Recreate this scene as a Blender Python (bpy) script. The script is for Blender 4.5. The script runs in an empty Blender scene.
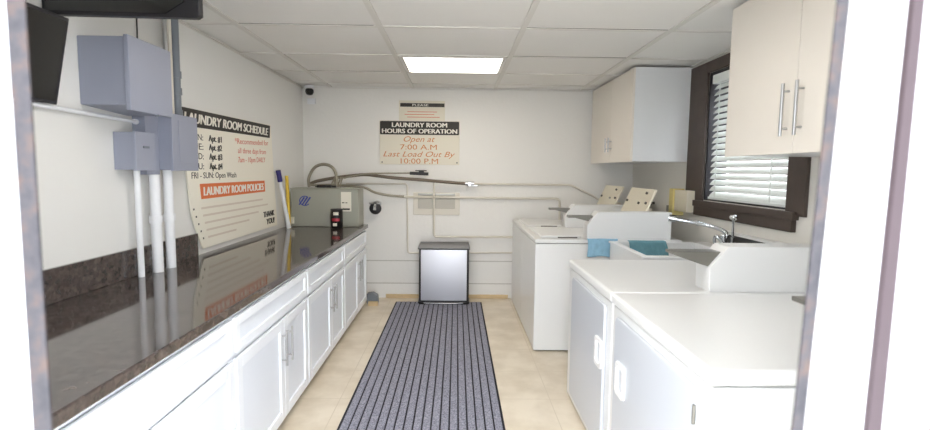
import bpy, bmesh, math, random
from mathutils import Vector, Matrix
random.seed(7)
PI = math.pi
S = bpy.context.scene
COL = S.collection
ORG = {}

# ------------------------------------------------------------------ materials
def nt(name):
    m = bpy.data.materials.new(name); m.use_nodes = True
    t = m.node_tree; b = t.nodes['Principled BSDF']
    return m, t, b
def rgb(r, g, b):      # sRGB 0-255 to linear
    f = lambda c: (c/255/12.92) if c/255 <= .04045 else ((c/255+.055)/1.055)**2.4
    return (f(r), f(g), f(b), 1)
def mat(name, col, rough=.5, metal=0, spec=.5, noise=0, nscale=8, bump=0, bscale=60, coat=0, trans=0, emit=0):
    m, t, b = nt(name)
    b.inputs['Base Color'].default_value = col
    b.inputs['Roughness'].default_value = rough
    b.inputs['Metallic'].default_value = metal
    b.inputs['Specular IOR Level'].default_value = spec
    b.inputs['Coat Weight'].default_value = coat
    b.inputs['Coat Roughness'].default_value = .08
    b.inputs['Transmission Weight'].default_value = trans
    if emit:
        b.inputs['Emission Color'].default_value = col; b.inputs['Emission Strength'].default_value = emit
    tc = t.nodes.new('ShaderNodeTexCoord')
    if noise:
        n = t.nodes.new('ShaderNodeTexNoise'); n.inputs['Scale'].default_value = nscale; n.inputs['Detail'].default_value = 5
        t.links.new(tc.outputs['Object'], n.inputs['Vector'])
        mx = t.nodes.new('ShaderNodeMix'); mx.data_type = 'RGBA'
        mx.inputs[6].default_value = tuple(c*(1-noise) for c in col[:3])+(1,)
        mx.inputs[7].default_value = tuple(min(1, c*(1+noise)) for c in col[:3])+(1,)
        t.links.new(n.outputs['Fac'], mx.inputs[0]); t.links.new(mx.outputs[2], b.inputs['Base Color'])
    if bump:
        n = t.nodes.new('ShaderNodeTexNoise'); n.inputs['Scale'].default_value = bscale; n.inputs['Detail'].default_value = 3
        t.links.new(tc.outputs['Object'], n.inputs['Vector'])
        bp = t.nodes.new('ShaderNodeBump'); bp.inputs['Strength'].default_value = bump; bp.inputs['Distance'].default_value = .004
        t.links.new(n.outputs['Fac'], bp.inputs['Height']); t.links.new(bp.outputs['Normal'], b.inputs['Normal'])
    return m

def lines_fac(t, tc, axis, values, w):
    """1 where the coordinate lies within w of one of the given values"""
    sep = t.nodes.new('ShaderNodeSeparateXYZ'); t.links.new(tc.outputs['Object'], sep.inputs[0])
    prev = None
    for v in values:
        c = t.nodes.new('ShaderNodeMath'); c.operation = 'COMPARE'
        t.links.new(sep.outputs[axis], c.inputs[0]); c.inputs[1].default_value = v; c.inputs[2].default_value = w
        if prev is None: prev = c.outputs[0]
        else:
            a = t.nodes.new('ShaderNodeMath'); a.operation = 'MAXIMUM'
            t.links.new(prev, a.inputs[0]); t.links.new(c.outputs[0], a.inputs[1]); prev = a.outputs[0]
    return prev

M = {}
M['wall'] = mat('painted_wall', rgb(228, 225, 218), .55, noise=.02, nscale=3, bump=.15, bscale=35)
M['wall_left'] = mat('painted_left_wall', rgb(232, 231, 228), .5, noise=.015, nscale=3, bump=.12, bscale=35)
M['frontwall'] = mat('front_wall_paint', rgb(235, 234, 230), .6)
M['white_trim'] = mat('white_trim_paint', rgb(246, 246, 248), .4)
M['mauve'] = mat('mauve_jamb_strip', rgb(58, 46, 50), .7, noise=.08, nscale=30)
M['panel_board'] = mat('ceiling_tile', rgb(238, 236, 232), .8, noise=.02, nscale=2.2)
M['tbar'] = mat('ceiling_grid_metal', rgb(224, 221, 215), .5)
M['tshade'] = mat('ceiling_painted_shade', rgb(120, 114, 104), .8)
M['cab'] = mat('white_cabinet_paint', rgb(238, 241, 246), .35, coat=.15)
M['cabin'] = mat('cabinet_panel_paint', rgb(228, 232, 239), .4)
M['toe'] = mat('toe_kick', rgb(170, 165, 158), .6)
M['upper'] = mat('cream_melamine', rgb(230, 223, 213), .35, noise=.01)
M['upper_side'] = mat('white_melamine', rgb(228, 229, 230), .35)
M['chrome'] = mat('chrome', rgb(225, 228, 232), .12, 1)
M['nickel'] = mat('brushed_nickel', rgb(188, 188, 190), .3, 1)
M['enamel'] = mat('white_enamel', rgb(229, 229, 228), .28, coat=.12)
M['enamel_d'] = mat('dryer_door_enamel', rgb(202, 206, 213), .3, coat=.2)
M['handle_w'] = mat('white_plastic', rgb(246, 246, 246), .35)
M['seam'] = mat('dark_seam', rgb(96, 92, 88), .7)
M['cream'] = mat('cream_plastic', rgb(224, 216, 196), .4)
M['greyslide'] = mat('coin_slide_steel', rgb(148, 146, 140), .35, .8)
M['elec'] = mat('grey_enclosure_paint', rgb(152, 156, 172), .42, noise=.03, nscale=5)
M['elec_d'] = mat('dark_grey_steel', rgb(118, 124, 132), .4)
M['pvc'] = mat('white_pvc', rgb(236, 237, 240), .35)
M['pipe_w'] = mat('painted_conduit', rgb(218, 212, 200), .45)
M['black'] = mat('black_plastic', rgb(18, 18, 20), .3)
M['screen'] = mat('glossy_black_screen', rgb(12, 13, 16), .12, coat=.5)
M['blackmatte'] = mat('black_housing', rgb(34, 33, 38), .45)
M['tank'] = mat('grey_green_tank', rgb(160, 160, 148), .4, noise=.03, nscale=6)
M['cable'] = mat('brown_cable', rgb(112, 100, 86), .5, noise=.15, nscale=40)
M['braid'] = mat('braided_hose', rgb(150, 144, 128), .4, .4, noise=.2, nscale=120)
M['brown'] = mat('dark_brown_window_frame', rgb(72, 61, 55), .55, noise=.35, nscale=9)
M['blind'] = mat('white_blind_slat', rgb(236, 241, 238), .45)
M['blue'] = mat('light_blue_cloth', rgb(146, 188, 212), .9, noise=.22, nscale=25, bump=.6, bscale=160)
M['teal'] = mat('teal_grey_cloth', rgb(104, 150, 160), .95, noise=.2, nscale=30, bump=.8, bscale=120)
M['signboard'] = mat('sign_board', rgb(244, 239, 225), .5)
M['signback'] = mat('cream_sign_board', rgb(226, 220, 204), .5)
M['inkblack'] = mat('sign_black', rgb(44, 40, 36), .55)
M['inkorange'] = mat('sign_orange', rgb(226, 120, 66), .55)
M['inktext'] = mat('orange_lettering', rgb(198, 122, 62), .6)
M['inkred'] = mat('red_lettering', rgb(214, 128, 108), .6)
M['inkgrey'] = mat('faint_print', rgb(224, 212, 198), .6)
M['inkwhite'] = mat('white_lettering', rgb(240, 236, 226), .5)
M['wood'] = mat('bare_wood', rgb(206, 182, 142), .6, noise=.1, nscale=20)
M['yellow'] = mat('yellow_plastic', rgb(226, 190, 60), .4)
M['bluecap'] = mat('dark_blue_cap', rgb(46, 40, 110), .4)
M['bluedecal'] = mat('blue_decal', rgb(60, 74, 150), .4)
M['label'] = mat('paper_label', rgb(232, 228, 214), .6)
M['red'] = mat('red_print', rgb(176, 40, 60), .4)
M['lightpanel'] = mat('light_diffuser', (1, .965, .9, 1), .5, emit=4)
M['sinksteel'] = mat('sink_steel', rgb(190, 190, 188), .25, .9)
M['bronze'] = mat('bronze_latch', rgb(120, 84, 60), .4, .6)
M['ground'] = mat('outdoor_concrete', rgb(205, 203, 198), .8, noise=.06, nscale=3)
M['darktile'] = mat('dark_splash', rgb(60, 58, 56), .35)
M['vent'] = mat('vent_grille', rgb(186, 182, 172), .5)

def granite():
    m, t, b = nt('polished_granite')
    tc = t.nodes.new('ShaderNodeTexCoord')
    v = t.nodes.new('ShaderNodeTexVoronoi'); v.inputs['Scale'].default_value = 55
    n = t.nodes.new('ShaderNodeTexNoise'); n.inputs['Scale'].default_value = 22; n.inputs['Detail'].default_value = 8; n.inputs['Roughness'].default_value = .7
    t.links.new(tc.outputs['Object'], v.inputs['Vector']); t.links.new(tc.outputs['Object'], n.inputs['Vector'])
    r1 = t.nodes.new('ShaderNodeValToRGB'); e = r1.color_ramp
    e.elements[0].position = .3; e.elements[0].color = rgb(36, 32, 33)
    e.elements[1].position = .75; e.elements[1].color = rgb(112, 102, 98)
    x = e.elements.new(.5); x.color = rgb(68, 60, 58)
    t.links.new(n.outputs['Fac'], r1.inputs[0])
    r2 = t.nodes.new('ShaderNodeValToRGB'); e = r2.color_ramp
    e.elements[0].position = .0; e.elements[0].color = rgb(30, 28, 32)
    e.elements[1].position = 1; e.elements[1].color = rgb(102, 88, 82)
    sp = t.nodes.new('ShaderNodeSeparateColor'); t.links.new(v.outputs['Color'], sp.inputs[0]); t.links.new(sp.outputs[0], r2.inputs[0])
    mx = t.nodes.new('ShaderNodeMix'); mx.data_type = 'RGBA'; mx.inputs[0].default_value = .45
    t.links.new(r1.outputs[0], mx.inputs[6]); t.links.new(r2.outputs[0], mx.inputs[7])
    t.links.new(mx.outputs[2], b.inputs['Base Color'])
    b.inputs['Roughness'].default_value = .07; b.inputs['Specular IOR Level'].default_value = .9
    return m
M['granite'] = granite()
M['granite_edge'] = M['granite']
def granite_light():
    m, t, b = nt('mauve_stone')
    tc = t.nodes.new('ShaderNodeTexCoord')
    n = t.nodes.new('ShaderNodeTexNoise'); n.inputs['Scale'].default_value = 42; n.inputs['Detail'].default_value = 6; n.inputs['Roughness'].default_value = .6
    t.links.new(tc.outputs['Object'], n.inputs['Vector'])
    r1 = t.nodes.new('ShaderNodeValToRGB'); e = r1.color_ramp
    e.elements[0].position = .34; e.elements[0].color = rgb(38, 37, 42)
    e.elements[1].position = .66; e.elements[1].color = rgb(74, 60, 55)
    x = e.elements.new(.5); x.color = rgb(54, 51, 55)
    t.links.new(n.outputs['Fac'], r1.inputs[0]); t.links.new(r1.outputs[0], b.inputs['Base Color'])
    b.inputs['Roughness'].default_value = .5
    return m
M['stone'] = granite_light()

def floor_mat():
    m, t, b = nt('cream_floor_tile')
    tc = t.nodes.new('ShaderNodeTexCoord')
    n = t.nodes.new('ShaderNodeTexNoise'); n.inputs['Scale'].default_value = 5; n.inputs['Detail'].default_value = 6
    t.links.new(tc.outputs['Object'], n.inputs['Vector'])
    br = t.nodes.new('ShaderNodeTexBrick'); br.offset = 0; br.inputs['Scale'].default_value = 1
    br.inputs['Brick Width'].default_value = .46; br.inputs['Row Height'].default_value = .46
    br.inputs['Mortar Size'].default_value = .003; br.inputs['Mortar Smooth'].default_value = .3
    t.links.new(tc.outputs['Object'], br.inputs['Vector'])
    r = t.nodes.new('ShaderNodeValToRGB')
    r.color_ramp.elements[0].color = rgb(216, 202, 180); r.color_ramp.elements[1].color = rgb(232, 220, 200)
    r.color_ramp.elements[0].position = .35; r.color_ramp.elements[1].position = .65
    t.links.new(n.outputs['Fac'], r.inputs[0])
    mx = t.nodes.new('ShaderNodeMix'); mx.data_type = 'RGBA'; mx.inputs[7].default_value = rgb(212, 198, 176)
    t.links.new(br.outputs['Fac'], mx.inputs[0]); t.links.new(r.outputs[0], mx.inputs[6]); t.links.new(mx.outputs[2], b.inputs['Base Color'])
    b.inputs['Roughness'].default_value = .22
    return m
M['floor'] = floor_mat()

def rug_mat():
    m, t, b = nt('ribbed_rug')
    tc = t.nodes.new('ShaderNodeTexCoord')
    n = t.nodes.new('ShaderNodeTexNoise'); n.inputs['Scale'].default_value = 140; n.inputs['Detail'].default_value = 3
    t.links.new(tc.outputs['Object'], n.inputs['Vector'])
    r = t.nodes.new('ShaderNodeValToRGB')
    r.color_ramp.elements[0].color = rgb(112, 112, 124); r.color_ramp.elements[1].color = rgb(178, 178, 192)
    r.color_ramp.elements[0].position = .35; r.color_ramp.elements[1].position = .7
    t.links.new(n.outputs['Fac'], r.inputs[0]); t.links.new(r.outputs[0], b.inputs['Base Color'])
    b.inputs['Roughness'].default_value = .95; b.inputs['Specular IOR Level'].default_value = .1
    return m
M['rug'] = rug_mat()
M['rugbase'] = mat('rug_rubber_base', rgb(34, 34, 42), .9)

def steel():
    m, t, b = nt('brushed_stainless')
    tc = t.nodes.new('ShaderNodeTexCoord'); mp = t.nodes.new('ShaderNodeMapping'); mp.inputs['Scale'].default_value = (300, 300, 1.5)
    n = t.nodes.new('ShaderNodeTexNoise'); n.inputs['Scale'].default_value = 1; n.inputs['Detail'].default_value = 2
    t.links.new(tc.outputs['Object'], mp.inputs[0]); t.links.new(mp.outputs[0], n.inputs['Vector'])
    mr = t.nodes.new('ShaderNodeMapRange'); mr.inputs[3].default_value = .24; mr.inputs[4].default_value = .42
    t.links.new(n.outputs['Fac'], mr.inputs[0]); t.links.new(mr.outputs[0], b.inputs['Roughness'])
    b.inputs['Base Color'].default_value = rgb(200, 200, 205); b.inputs['Metallic'].default_value = 1
    return m
M['steel'] = steel()
M['lidgrey'] = mat('grey_lid_metal', rgb(128, 128, 130), .55, .6)

def wall_back_mat():
    m, t, b = nt('painted_block_wall')
    tc = t.nodes.new('ShaderNodeTexCoord')
    f = lines_fac(t, tc, 2, [.174, .442], .006)
    n = t.nodes.new('ShaderNodeTexNoise'); n.inputs['Scale'].default_value = 30; n.inputs['Detail'].default_value = 4
    t.links.new(tc.outputs['Object'], n.inputs['Vector'])
    sub = t.nodes.new('ShaderNodeMath'); sub.operation = 'MULTIPLY_ADD'; sub.inputs[1].default_value = -3
    t.links.new(f, sub.inputs[0]); t.links.new(n.outputs['Fac'], sub.inputs[2])
    bp = t.nodes.new('ShaderNodeBump'); bp.inputs['Strength'].default_value = .35; bp.inputs['Distance'].default_value = .006
    t.links.new(sub.outputs[0], bp.inputs['Height']); t.links.new(bp.outputs['Normal'], b.inputs['Normal'])
    mx = t.nodes.new('ShaderNodeMix'); mx.data_type = 'RGBA'
    mx.inputs[6].default_value = rgb(234, 232, 228); mx.inputs[7].default_value = rgb(196, 192, 186)
    t.links.new(f, mx.inputs[0]); t.links.new(mx.outputs[2], b.inputs['Base Color'])
    b.inputs['Roughness'].default_value = .55
    return m
M['wall_back'] = wall_back_mat()
def glass():
    m, t, b = nt('window_glass')
    b.inputs['Base Color'].default_value = (1, 1, 1, 1); b.inputs['Roughness'].default_value = .02
    b.inputs['Transmission Weight'].default_value = 1; b.inputs['IOR'].default_value = 1.0
    return m
M['glass'] = glass()

# ------------------------------------------------------------------ mesh builder (world coordinates)
class MB:
    def __init__(s): s.v = []; s.f = []; s.sm = []; s.mi = []; s.cur = 0
    def add(s, vs, fs, smooth=False):
        o = len(s.v); s.v += [tuple(x) for x in vs]
        for f in fs: s.f.append([i+o for i in f]); s.sm.append(smooth); s.mi.append(s.cur)
        return s
    def box(s, x0, x1, y0, y1, z0, z1):
        v = [(x, y, z) for z in (z0, z1) for y in (y0, y1) for x in (x0, x1)]
        return s.add(v, [(0, 2, 3, 1), (4, 5, 7, 6), (0, 1, 5, 4), (2, 6, 7, 3), (0, 4, 6, 2), (1, 3, 7, 5)])
    def prism(s, pts, axis, a, b):
        """pts 2D: axis 0 -> (y,z); axis 1 -> (x,z); axis 2 -> (x,y)"""
        def P(p, c): return [(c, p[0], p[1]), (p[0], c, p[1]), (p[0], p[1], c)][axis]
        n = len(pts); v = [P(p, a) for p in pts]+[P(p, b) for p in pts]
        f = [tuple(range(n))[::-1], tuple(range(n, 2*n))]+[(i, (i+1) % n, n+(i+1) % n, n+i) for i in range(n)]
        return s.add(v, f)
    def hexa(s, lo, hi):
        v = list(lo)+list(hi)
        return s.add(v, [(3, 2, 1, 0), (4, 5, 6, 7)]+[(i, (i+1) % 4, 4+(i+1) % 4, 4+i) for i in range(4)])
    def tube(s, path, r, n=12, cap=True):
        path = [Vector(p) for p in path]; rings = []
        up = None
        for i, p in enumerate(path):
            t = (path[min(i+1, len(path)-1)]-path[max(i-1, 0)]).normalized()
            if up is None:
                up = Vector((0, 0, 1)) if abs(t.z) < .9 else Vector((1, 0, 0))
            up = (up-t*up.dot(t)).normalized(); sd = t.cross(up)
            rr = r[i] if isinstance(r, (list, tuple)) else r
            rings.append([p+(up*math.cos(a)+sd*math.sin(a))*rr for a in [2*PI*k/n for k in range(n)]])
        v = [q for R_ in rings for q in R_]; f = []
        for i in range(len(path)-1):
            for k in range(n): f.append((i*n+k, i*n+(k+1) % n, (i+1)*n+(k+1) % n, (i+1)*n+k))
        s.add(v, f, True)
        if cap: s.add(rings[0], [tuple(range(n))[::-1]]); s.add(rings[-1], [tuple(range(n))])
        return s
    def lathe(s, prof, c, n=24, axis=2):
        v = []
        for r, h in prof:
            for k in range(n):
                a = 2*PI*k/n; q = (r*math.cos(a), r*math.sin(a), h)
                if axis == 1: q = (q[0], h, q[1])
                if axis == 0: q = (h, q[0], q[1])
                v.append((c[0]+q[0], c[1]+q[1], c[2]+q[2]))
        f = [(i*n+k, i*n+(k+1) % n, (i+1)*n+(k+1) % n, (i+1)*n+k) for i in range(len(prof)-1) for k in range(n)]
        f += [tuple(range(n))[::-1], tuple((len(prof)-1)*n+k for k in range(n))]
        return s.add(v, f, True)
    def build(s, name, m, parent=None, bevel=0, seg=2, tf=None, base=True):
        me = bpy.data.meshes.new(name)
        vs = [Vector(v) for v in s.v]
        if tf: vs = [tf @ v for v in vs]
        lo = Vector([min(v[i] for v in vs) for i in range(3)]); hi = Vector([max(v[i] for v in vs) for i in range(3)])
        o = (lo+hi)/2
        if parent is None and base: o.z = lo.z
        me.from_pydata([v-o for v in vs], [], s.f)
        for p, sm in zip(me.polygons, s.sm): p.use_smooth = sm
        bm = bmesh.new(); bm.from_mesh(me); bmesh.ops.recalc_face_normals(bm, faces=bm.faces[:]); bm.to_mesh(me); bm.free()
        for x in (m if isinstance(m, list) else [m]): me.materials.append(x)
        for p, q in zip(me.polygons, s.mi): p.material_index = q
        ob = bpy.data.objects.new(name, me); COL.objects.link(ob)
        ORG[ob.name] = o
        if parent is not None:
            ob.parent = parent; ob.location = o-ORG[parent.name]
        else: ob.location = o
        if bevel:
            b = ob.modifiers.new('bevel', 'BEVEL'); b.width = bevel; b.segments = seg; b.limit_method = 'ANGLE'; b.angle_limit = math.radians(40)
            b.harden_normals = False
        return ob
def tag(o, label=None, cat=None, group=None, kind=None):
    if label: o['label'] = label
    if cat: o['category'] = cat
    if group: o['group'] = group
    if kind: o['kind'] = kind
    return o
def empty(name, loc, label, cat, group=None):
    o = bpy.data.objects.new(name, None); COL.objects.link(o); o.location = loc; o.empty_display_size = .05
    ORG[o.name] = Vector(loc); return tag(o, label, cat, group)
def struct(o): o['kind'] = 'structure'; return o
def children(o): return [c for c in bpy.data.objects if c.parent == o]
def copy_tree(o, dv=(0, 0, 0), parent=None, label=None):
    c = o.copy(); COL.objects.link(c)
    kids = children(o)
    if parent is not None: c.parent = parent
    else: c.location = Vector(o.location)+Vector(dv)
    if label: c['label'] = label
    ORG[c.name] = ORG[o.name]+Vector(dv)
    for k in [k for k in kids if k is not c]: copy_tree(k, dv, c)
    return c
def rbox2(cy, cz, w, h, r, n=4):
    pts = []
    for sx, sz, a0 in ((1, 1, 0), (-1, 1, 90), (-1, -1, 180), (1, -1, 270)):
        for k in range(n+1):
            a = math.radians(a0+90*k/n)
            pts.append((cy+sx*(w/2-r)+r*math.cos(a), cz+sz*(h/2-r)+r*math.sin(a)))
    return pts
def smooth_path(pts, k=6):
    P = [Vector(p) for p in pts]; out = []
    for i in range(len(P)-1):
        a = P[max(i-1, 0)]; b = P[i]; c = P[i+1]; d = P[min(i+2, len(P)-1)]
        for j in range(k):
            t = j/k
            out.append(.5*((2*b)+(c-a)*t+(2*a-5*b+4*c-d)*t*t+(3*b-a-3*c+d)*t**3))
    out.append(P[-1]); return out

def text(name, s, m, parent, frame, x0, x1, z, h, plane_d, slant=0, dz=0, fat=0):
    """letters from x0 to x1 (centre height z, letter height h). frame: 'back' (x,z facing -Y) or 'left' (y,z facing +X)"""
    cu = bpy.data.curves.new(name, 'FONT'); cu.body = s; cu.size = 1; cu.align_x = 'LEFT'; cu.shear = slant
    cu.resolution_u = 3; cu.extrude = .004
    t = bpy.data.objects.new(name, cu); COL.objects.link(t)
    dg = bpy.context.evaluated_depsgraph_get()
    me = bpy.data.meshes.new_from_object(t.evaluated_get(dg)); bpy.data.objects.remove(t); bpy.data.curves.remove(cu)
    xs = [v.co.x for v in me.vertices]; ys = [v.co.y for v in me.vertices]
    X0, X1, Y0, Y1 = min(xs), max(xs), min(ys), max(ys)
    Y0, Y1 = 0, .73 if Y1 < .8 else Y1
    vs = []
    for v in me.vertices:
        u = (v.co.x-X0)/(X1-X0)*(x1-x0)+x0; w = (v.co.y-.35)/.7*h+z+dz*((v.co.x-X0)/(X1-X0)-.5)
        d = .0012 if v.co.z > 0 else 0
        vs.append((u, plane_d-d, w) if frame == 'back' else (plane_d+d, u, w))
    b = MB(); b.add(vs, [tuple(p.vertices) for p in me.polygons])
    if fat:
        k = 0 if frame == 'back' else 1
        for q, e_ in ((-fat, 2e-4), (fat, 4e-4)):
            off = (q, -e_, 0) if frame == 'back' else (e_, q, 0)
            b.add([tuple(c+d_ for c, d_ in zip(v, off)) for v in vs], [tuple(p.vertices) for p in me.polygons])
    bpy.data.meshes.remove(me)
    return b.build(name, m, parent)

# ------------------------------------------------------------------ room shell
XL, XR, YB, YF, ZC = -1.76, 2.05, 5.78, .6, 2.43
struct(MB().box(XL-.15, XR+.2, .4, YB+.15, -.1, 0).build('floor', M['floor'], base=False))
g = MB().box(-9, 9, -12, .4, -.12, -.02).build('ground', M['ground']); struct(g)
struct(MB().box(XL-.15, XL, .45, YB+.15, 0, 2.6).build('wall_left', M['wall_left']))
struct(MB().box(XL, XR, YB, YB+.15, 0, 2.6).build('wall_back', M['wall_back']))
# the object coordinates of wall_back start at its base centre: z = height above floor
WY0, WY1, WZ0, WZ1 = 3.03, 4.09, 1.28, 2.31
b = MB(); b.box(XR, XR+.2, .45, WY0, 0, 2.6); b.box(XR, XR+.2, WY1, YB+.15, 0, 2.6)
b.box(XR, XR+.2, WY0, WY1, 0, WZ0); b.box(XR, XR+.2, WY0, WY1, WZ1, 2.6)
struct(b.build('wall_right', M['wall']))
b = MB(); b.box(XL, -.545, .42, YF, 0, 2.6); b.box(.50, XR, .42, YF, 0, 2.6); b.box(-.545, .50, .42, YF, 2.1, 2.6)
struct(b.build('wall_front', M['frontwall']))
# door casing: stone strips on both corners, white reveals
def strip(name, m, xt0, xt1, xb0, xb1, y0, y1, zt=2.1, z1=1.7, z0=1.175):
    def at(xt, xb, z): return xb+(xt-xb)*(z-z0)/(z1-z0)
    lo = [(at(xt0, xb0, 0), y0, 0), (at(xt1, xb1, 0), y0, 0), (at(xt1, xb1, 0), y1, 0), (at(xt0, xb0, 0), y1, 0)]
    hi = [(at(xt0, xb0, zt), y0, zt), (at(xt1, xb1, zt), y0, zt), (at(xt1, xb1, zt), y1, zt), (at(xt0, xb0, zt), y1, zt)]
    return struct(MB().hexa(lo, hi).build(name, m, base=False))
strip('trim_1', M['stone'], -.519, -.499, -.522, -.500, .6, .603)
strip('trim_2', M['stone'], .448, .462, .431, .445, .6, .603)
strip('trim_3', M['white_trim'], -.56, -.5195, -.56, -.5215, .44, .5995)
strip('trim_4', M['white_trim'], .4625, .56, .4455, .56, .52, .5995)
strip('trim_5', M['mauve'], .461, .56, .450, .56, .512, .5195)  # thin dark mauve strip between the white reveals
strip('trim_6', M['white_trim'], .4715, .56, .4655, .56, .36, .5115)
o = MB().box(.466, .4735, .455, .462, 1.225, 1.262).box(.4655, .474, .449, .457, 1.228, 1.24).build('door_latch', M['bronze'], bevel=.0015)
tag(o, 'small bronze latch piece on the white door jamb at lower right', 'latch')

# ceiling: board, grid bars and light opening
gx = [-1.44, -.51, .43, 1.40]; gy = [.95, 1.75, 2.55, 3.36, 4.17, 4.88, 5.50]
LX0, LX1, LY0, LY1 = -.462, .388, 4.2, 4.85
b = MB(); Z0 = ZC+.008
b.box(XL, LX0, YF, YB, Z0, Z0+.05); b.box(LX1, XR, YF, YB, Z0, Z0+.05); b.box(LX0, LX1, YF, LY0-2.42, Z0, Z0+.05); b.box(LX0, LX1, LY1-2.42, LY0, Z0, Z0+.05); b.box(LX0, LX1, LY1, YB, Z0, Z0+.05)
ce = struct(b.build('ceiling', M['panel_board'], base=False))
b = MB()
for x in gx: b.box(x-.019, x+.019, YF, YB, ZC-.001, Z0-.0001)
struct(b.build('grid_rail', M['tbar'], ce))
b = MB()
for y in gy: b.box(XL, XR, y-.012, y+.012, ZC, Z0-.0001)
struct(b.build('cross_tee', M['tbar'], ce))
b = MB()
for y in (3.36, 4.17): b.box(.45, 1.39, y-.016, y-.0125, ZC+.005, Z0-.0001)
for y in (3.36, 4.88): b.box(-1.42, -.55, y-.014, y-.0125, ZC+.005, Z0-.0001)
struct(b.build('grid_painted_shade', M['tshade'], ce))  # solid dark strips, shade beside the tees put in as colour
b = MB(); b.box(XL, XL+.018, YF, YB, ZC-.012, ZC-.008); b.box(XL, XL+.002, YF, YB, ZC-.02, Z0); b.box(XL, XR, YB-.018, YB, ZC-.012, ZC-.008); b.box(XR-.018, XR, YF, YB, ZC-.012, ZC-.008)
struct(b.build('wall_angle', M['tbar'], ce))
lt = empty('ceiling_light', ((LX0+LX1)/2, (LY0+LY1)/2, ZC), 'square flush ceiling light panel glowing warm white in the tile grid', 'ceiling light')
b = MB(); b.box(LX0, LX1, LY0, LY0+.012, ZC-.004, Z0+.03); b.box(LX0, LX1, LY1-.012, LY1, ZC-.004, Z0+.03); b.box(LX0, LX0+.012, LY0, LY1, ZC-.004, Z0+.03); b.box(LX1-.012, LX1, LY0, LY1, ZC-.004, Z0+.03)
b.build('frame', M['tbar'], lt)
MB().box(LX0+.012, LX1-.012, LY0+.012, LY1-.012, ZC+.002, ZC+.02).build('diffuser', M['lightpanel'], lt)
struct(MB().box(3.3, 3.5, .3, 7.5, -.02, 3.2).build('added_outside_wall', mat('added_wall_dark', rgb(74, 66, 60), .8, noise=.1, nscale=4)))  # added dark wall so the gaps between the blind slats look dark
# roof above so the sky does not leak
struct(MB().box(XL-.15, XR+.2, .42, YB+.15, 2.6, 2.7).build('roof', M['frontwall']))

struct(MB().box(-.82, .62, YB-.016, YB, 0, .045).build('baseboard_back', M['wood'], bevel=.004))
struct(MB().box(XL, XL+.01, 5.44, YB, 0, .08).build('baseboard_left', M['white_trim']))

# ------------------------------------------------------------------ window
b = MB()
b.box(XR-.022, XR, WY1, 4.38, 1.16, 2.40); b.box(XR-.022, XR, 2.86, WY0, 1.25, 2.40)
b.box(XR-.022, XR, WY0, WY1, WZ1, 2.40)
wf = struct(b.build('window_1', M['brown'], bevel=.003))
b = MB(); b.box(XR-.04, XR+.001, 2.93, 4.38, 1.225, 1.275); b.box(XR-.03, XR+.001, 2.95, 4.20, 1.15, 1.225)
struct(b.build('window_sill', M['brown'], wf, bevel=.003))
b = MB(); b.cur = 1; b.box(XR, XR+.13, WY0-.0, WY0+.012, WZ0, WZ1); b.box(XR, XR+.13, WY1-.012, WY1, WZ0, WZ1); b.box(XR, XR+.13, WY0, WY1, WZ0, WZ0+.012); b.box(XR, XR+.13, WY0, WY1, WZ1-.012, WZ1)
b.box(XR+.12, XR+.15, WY0, WY0+.045, WZ0, WZ1); b.box(XR+.12, XR+.15, WY1-.045, WY1, WZ0, WZ1); b.box(XR+.12, XR+.15, WY0, WY1, WZ0, WZ0+.04); b.box(XR+.12, XR+.15, WY0, WY1, WZ1-.04, WZ1)
struct(b.build('window_frame', [M['brown'], M['blackmatte']], wf))
struct(MB().box(XR+.13, XR+.136, WY0+.04, WY1-.04, WZ0+.04, WZ1-.04).build('window_pane', M['glass'], wf))
bl = empty('window_blind', (XR+.03, (WY0+WY1)/2, WZ0), 'white horizontal slat blind hanging in the dark brown window frame', 'blind')
MB().box(XR+.002, XR+.06, WY0+.015, WY1-.04, 2.215, 2.285).build('head_rail', M['blind'], bl, bevel=.004)
zs = 1.335; k = 0
while zs < 2.20:
    c, s_ = math.cos(math.radians(49)), math.sin(math.radians(49))
    w = .027; x0 = XR+.032
    pts = []
    for t in (-1, -.5, 0, .5, 1):
        px = x0+t*w*c; pz = zs-t*w*s_*-1
        bow = .004*(1-t*t)
        pts.append((px-bow*s_, pz+bow*c))
    poly = pts+[(p[0]+.0025*s_, p[1]-.0025*c) for p in reversed(pts)]
    MB().prism(poly, 1, WY0+.018, WY1-.055).build('slat', M['blind'], bl); zs += .0475
MB().box(XR+.006, XR+.056, WY0+.018, WY1-.05, 1.292, 1.312).build('bottom_rail', M['blind'], bl, bevel=.003)
for y in (WY0+.2, WY1-.16):
    MB().box(XR+.002, XR+.004, y-.006, y+.006, 1.31, 2.22).build('ladder_tape', M['blind'], bl)

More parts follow.
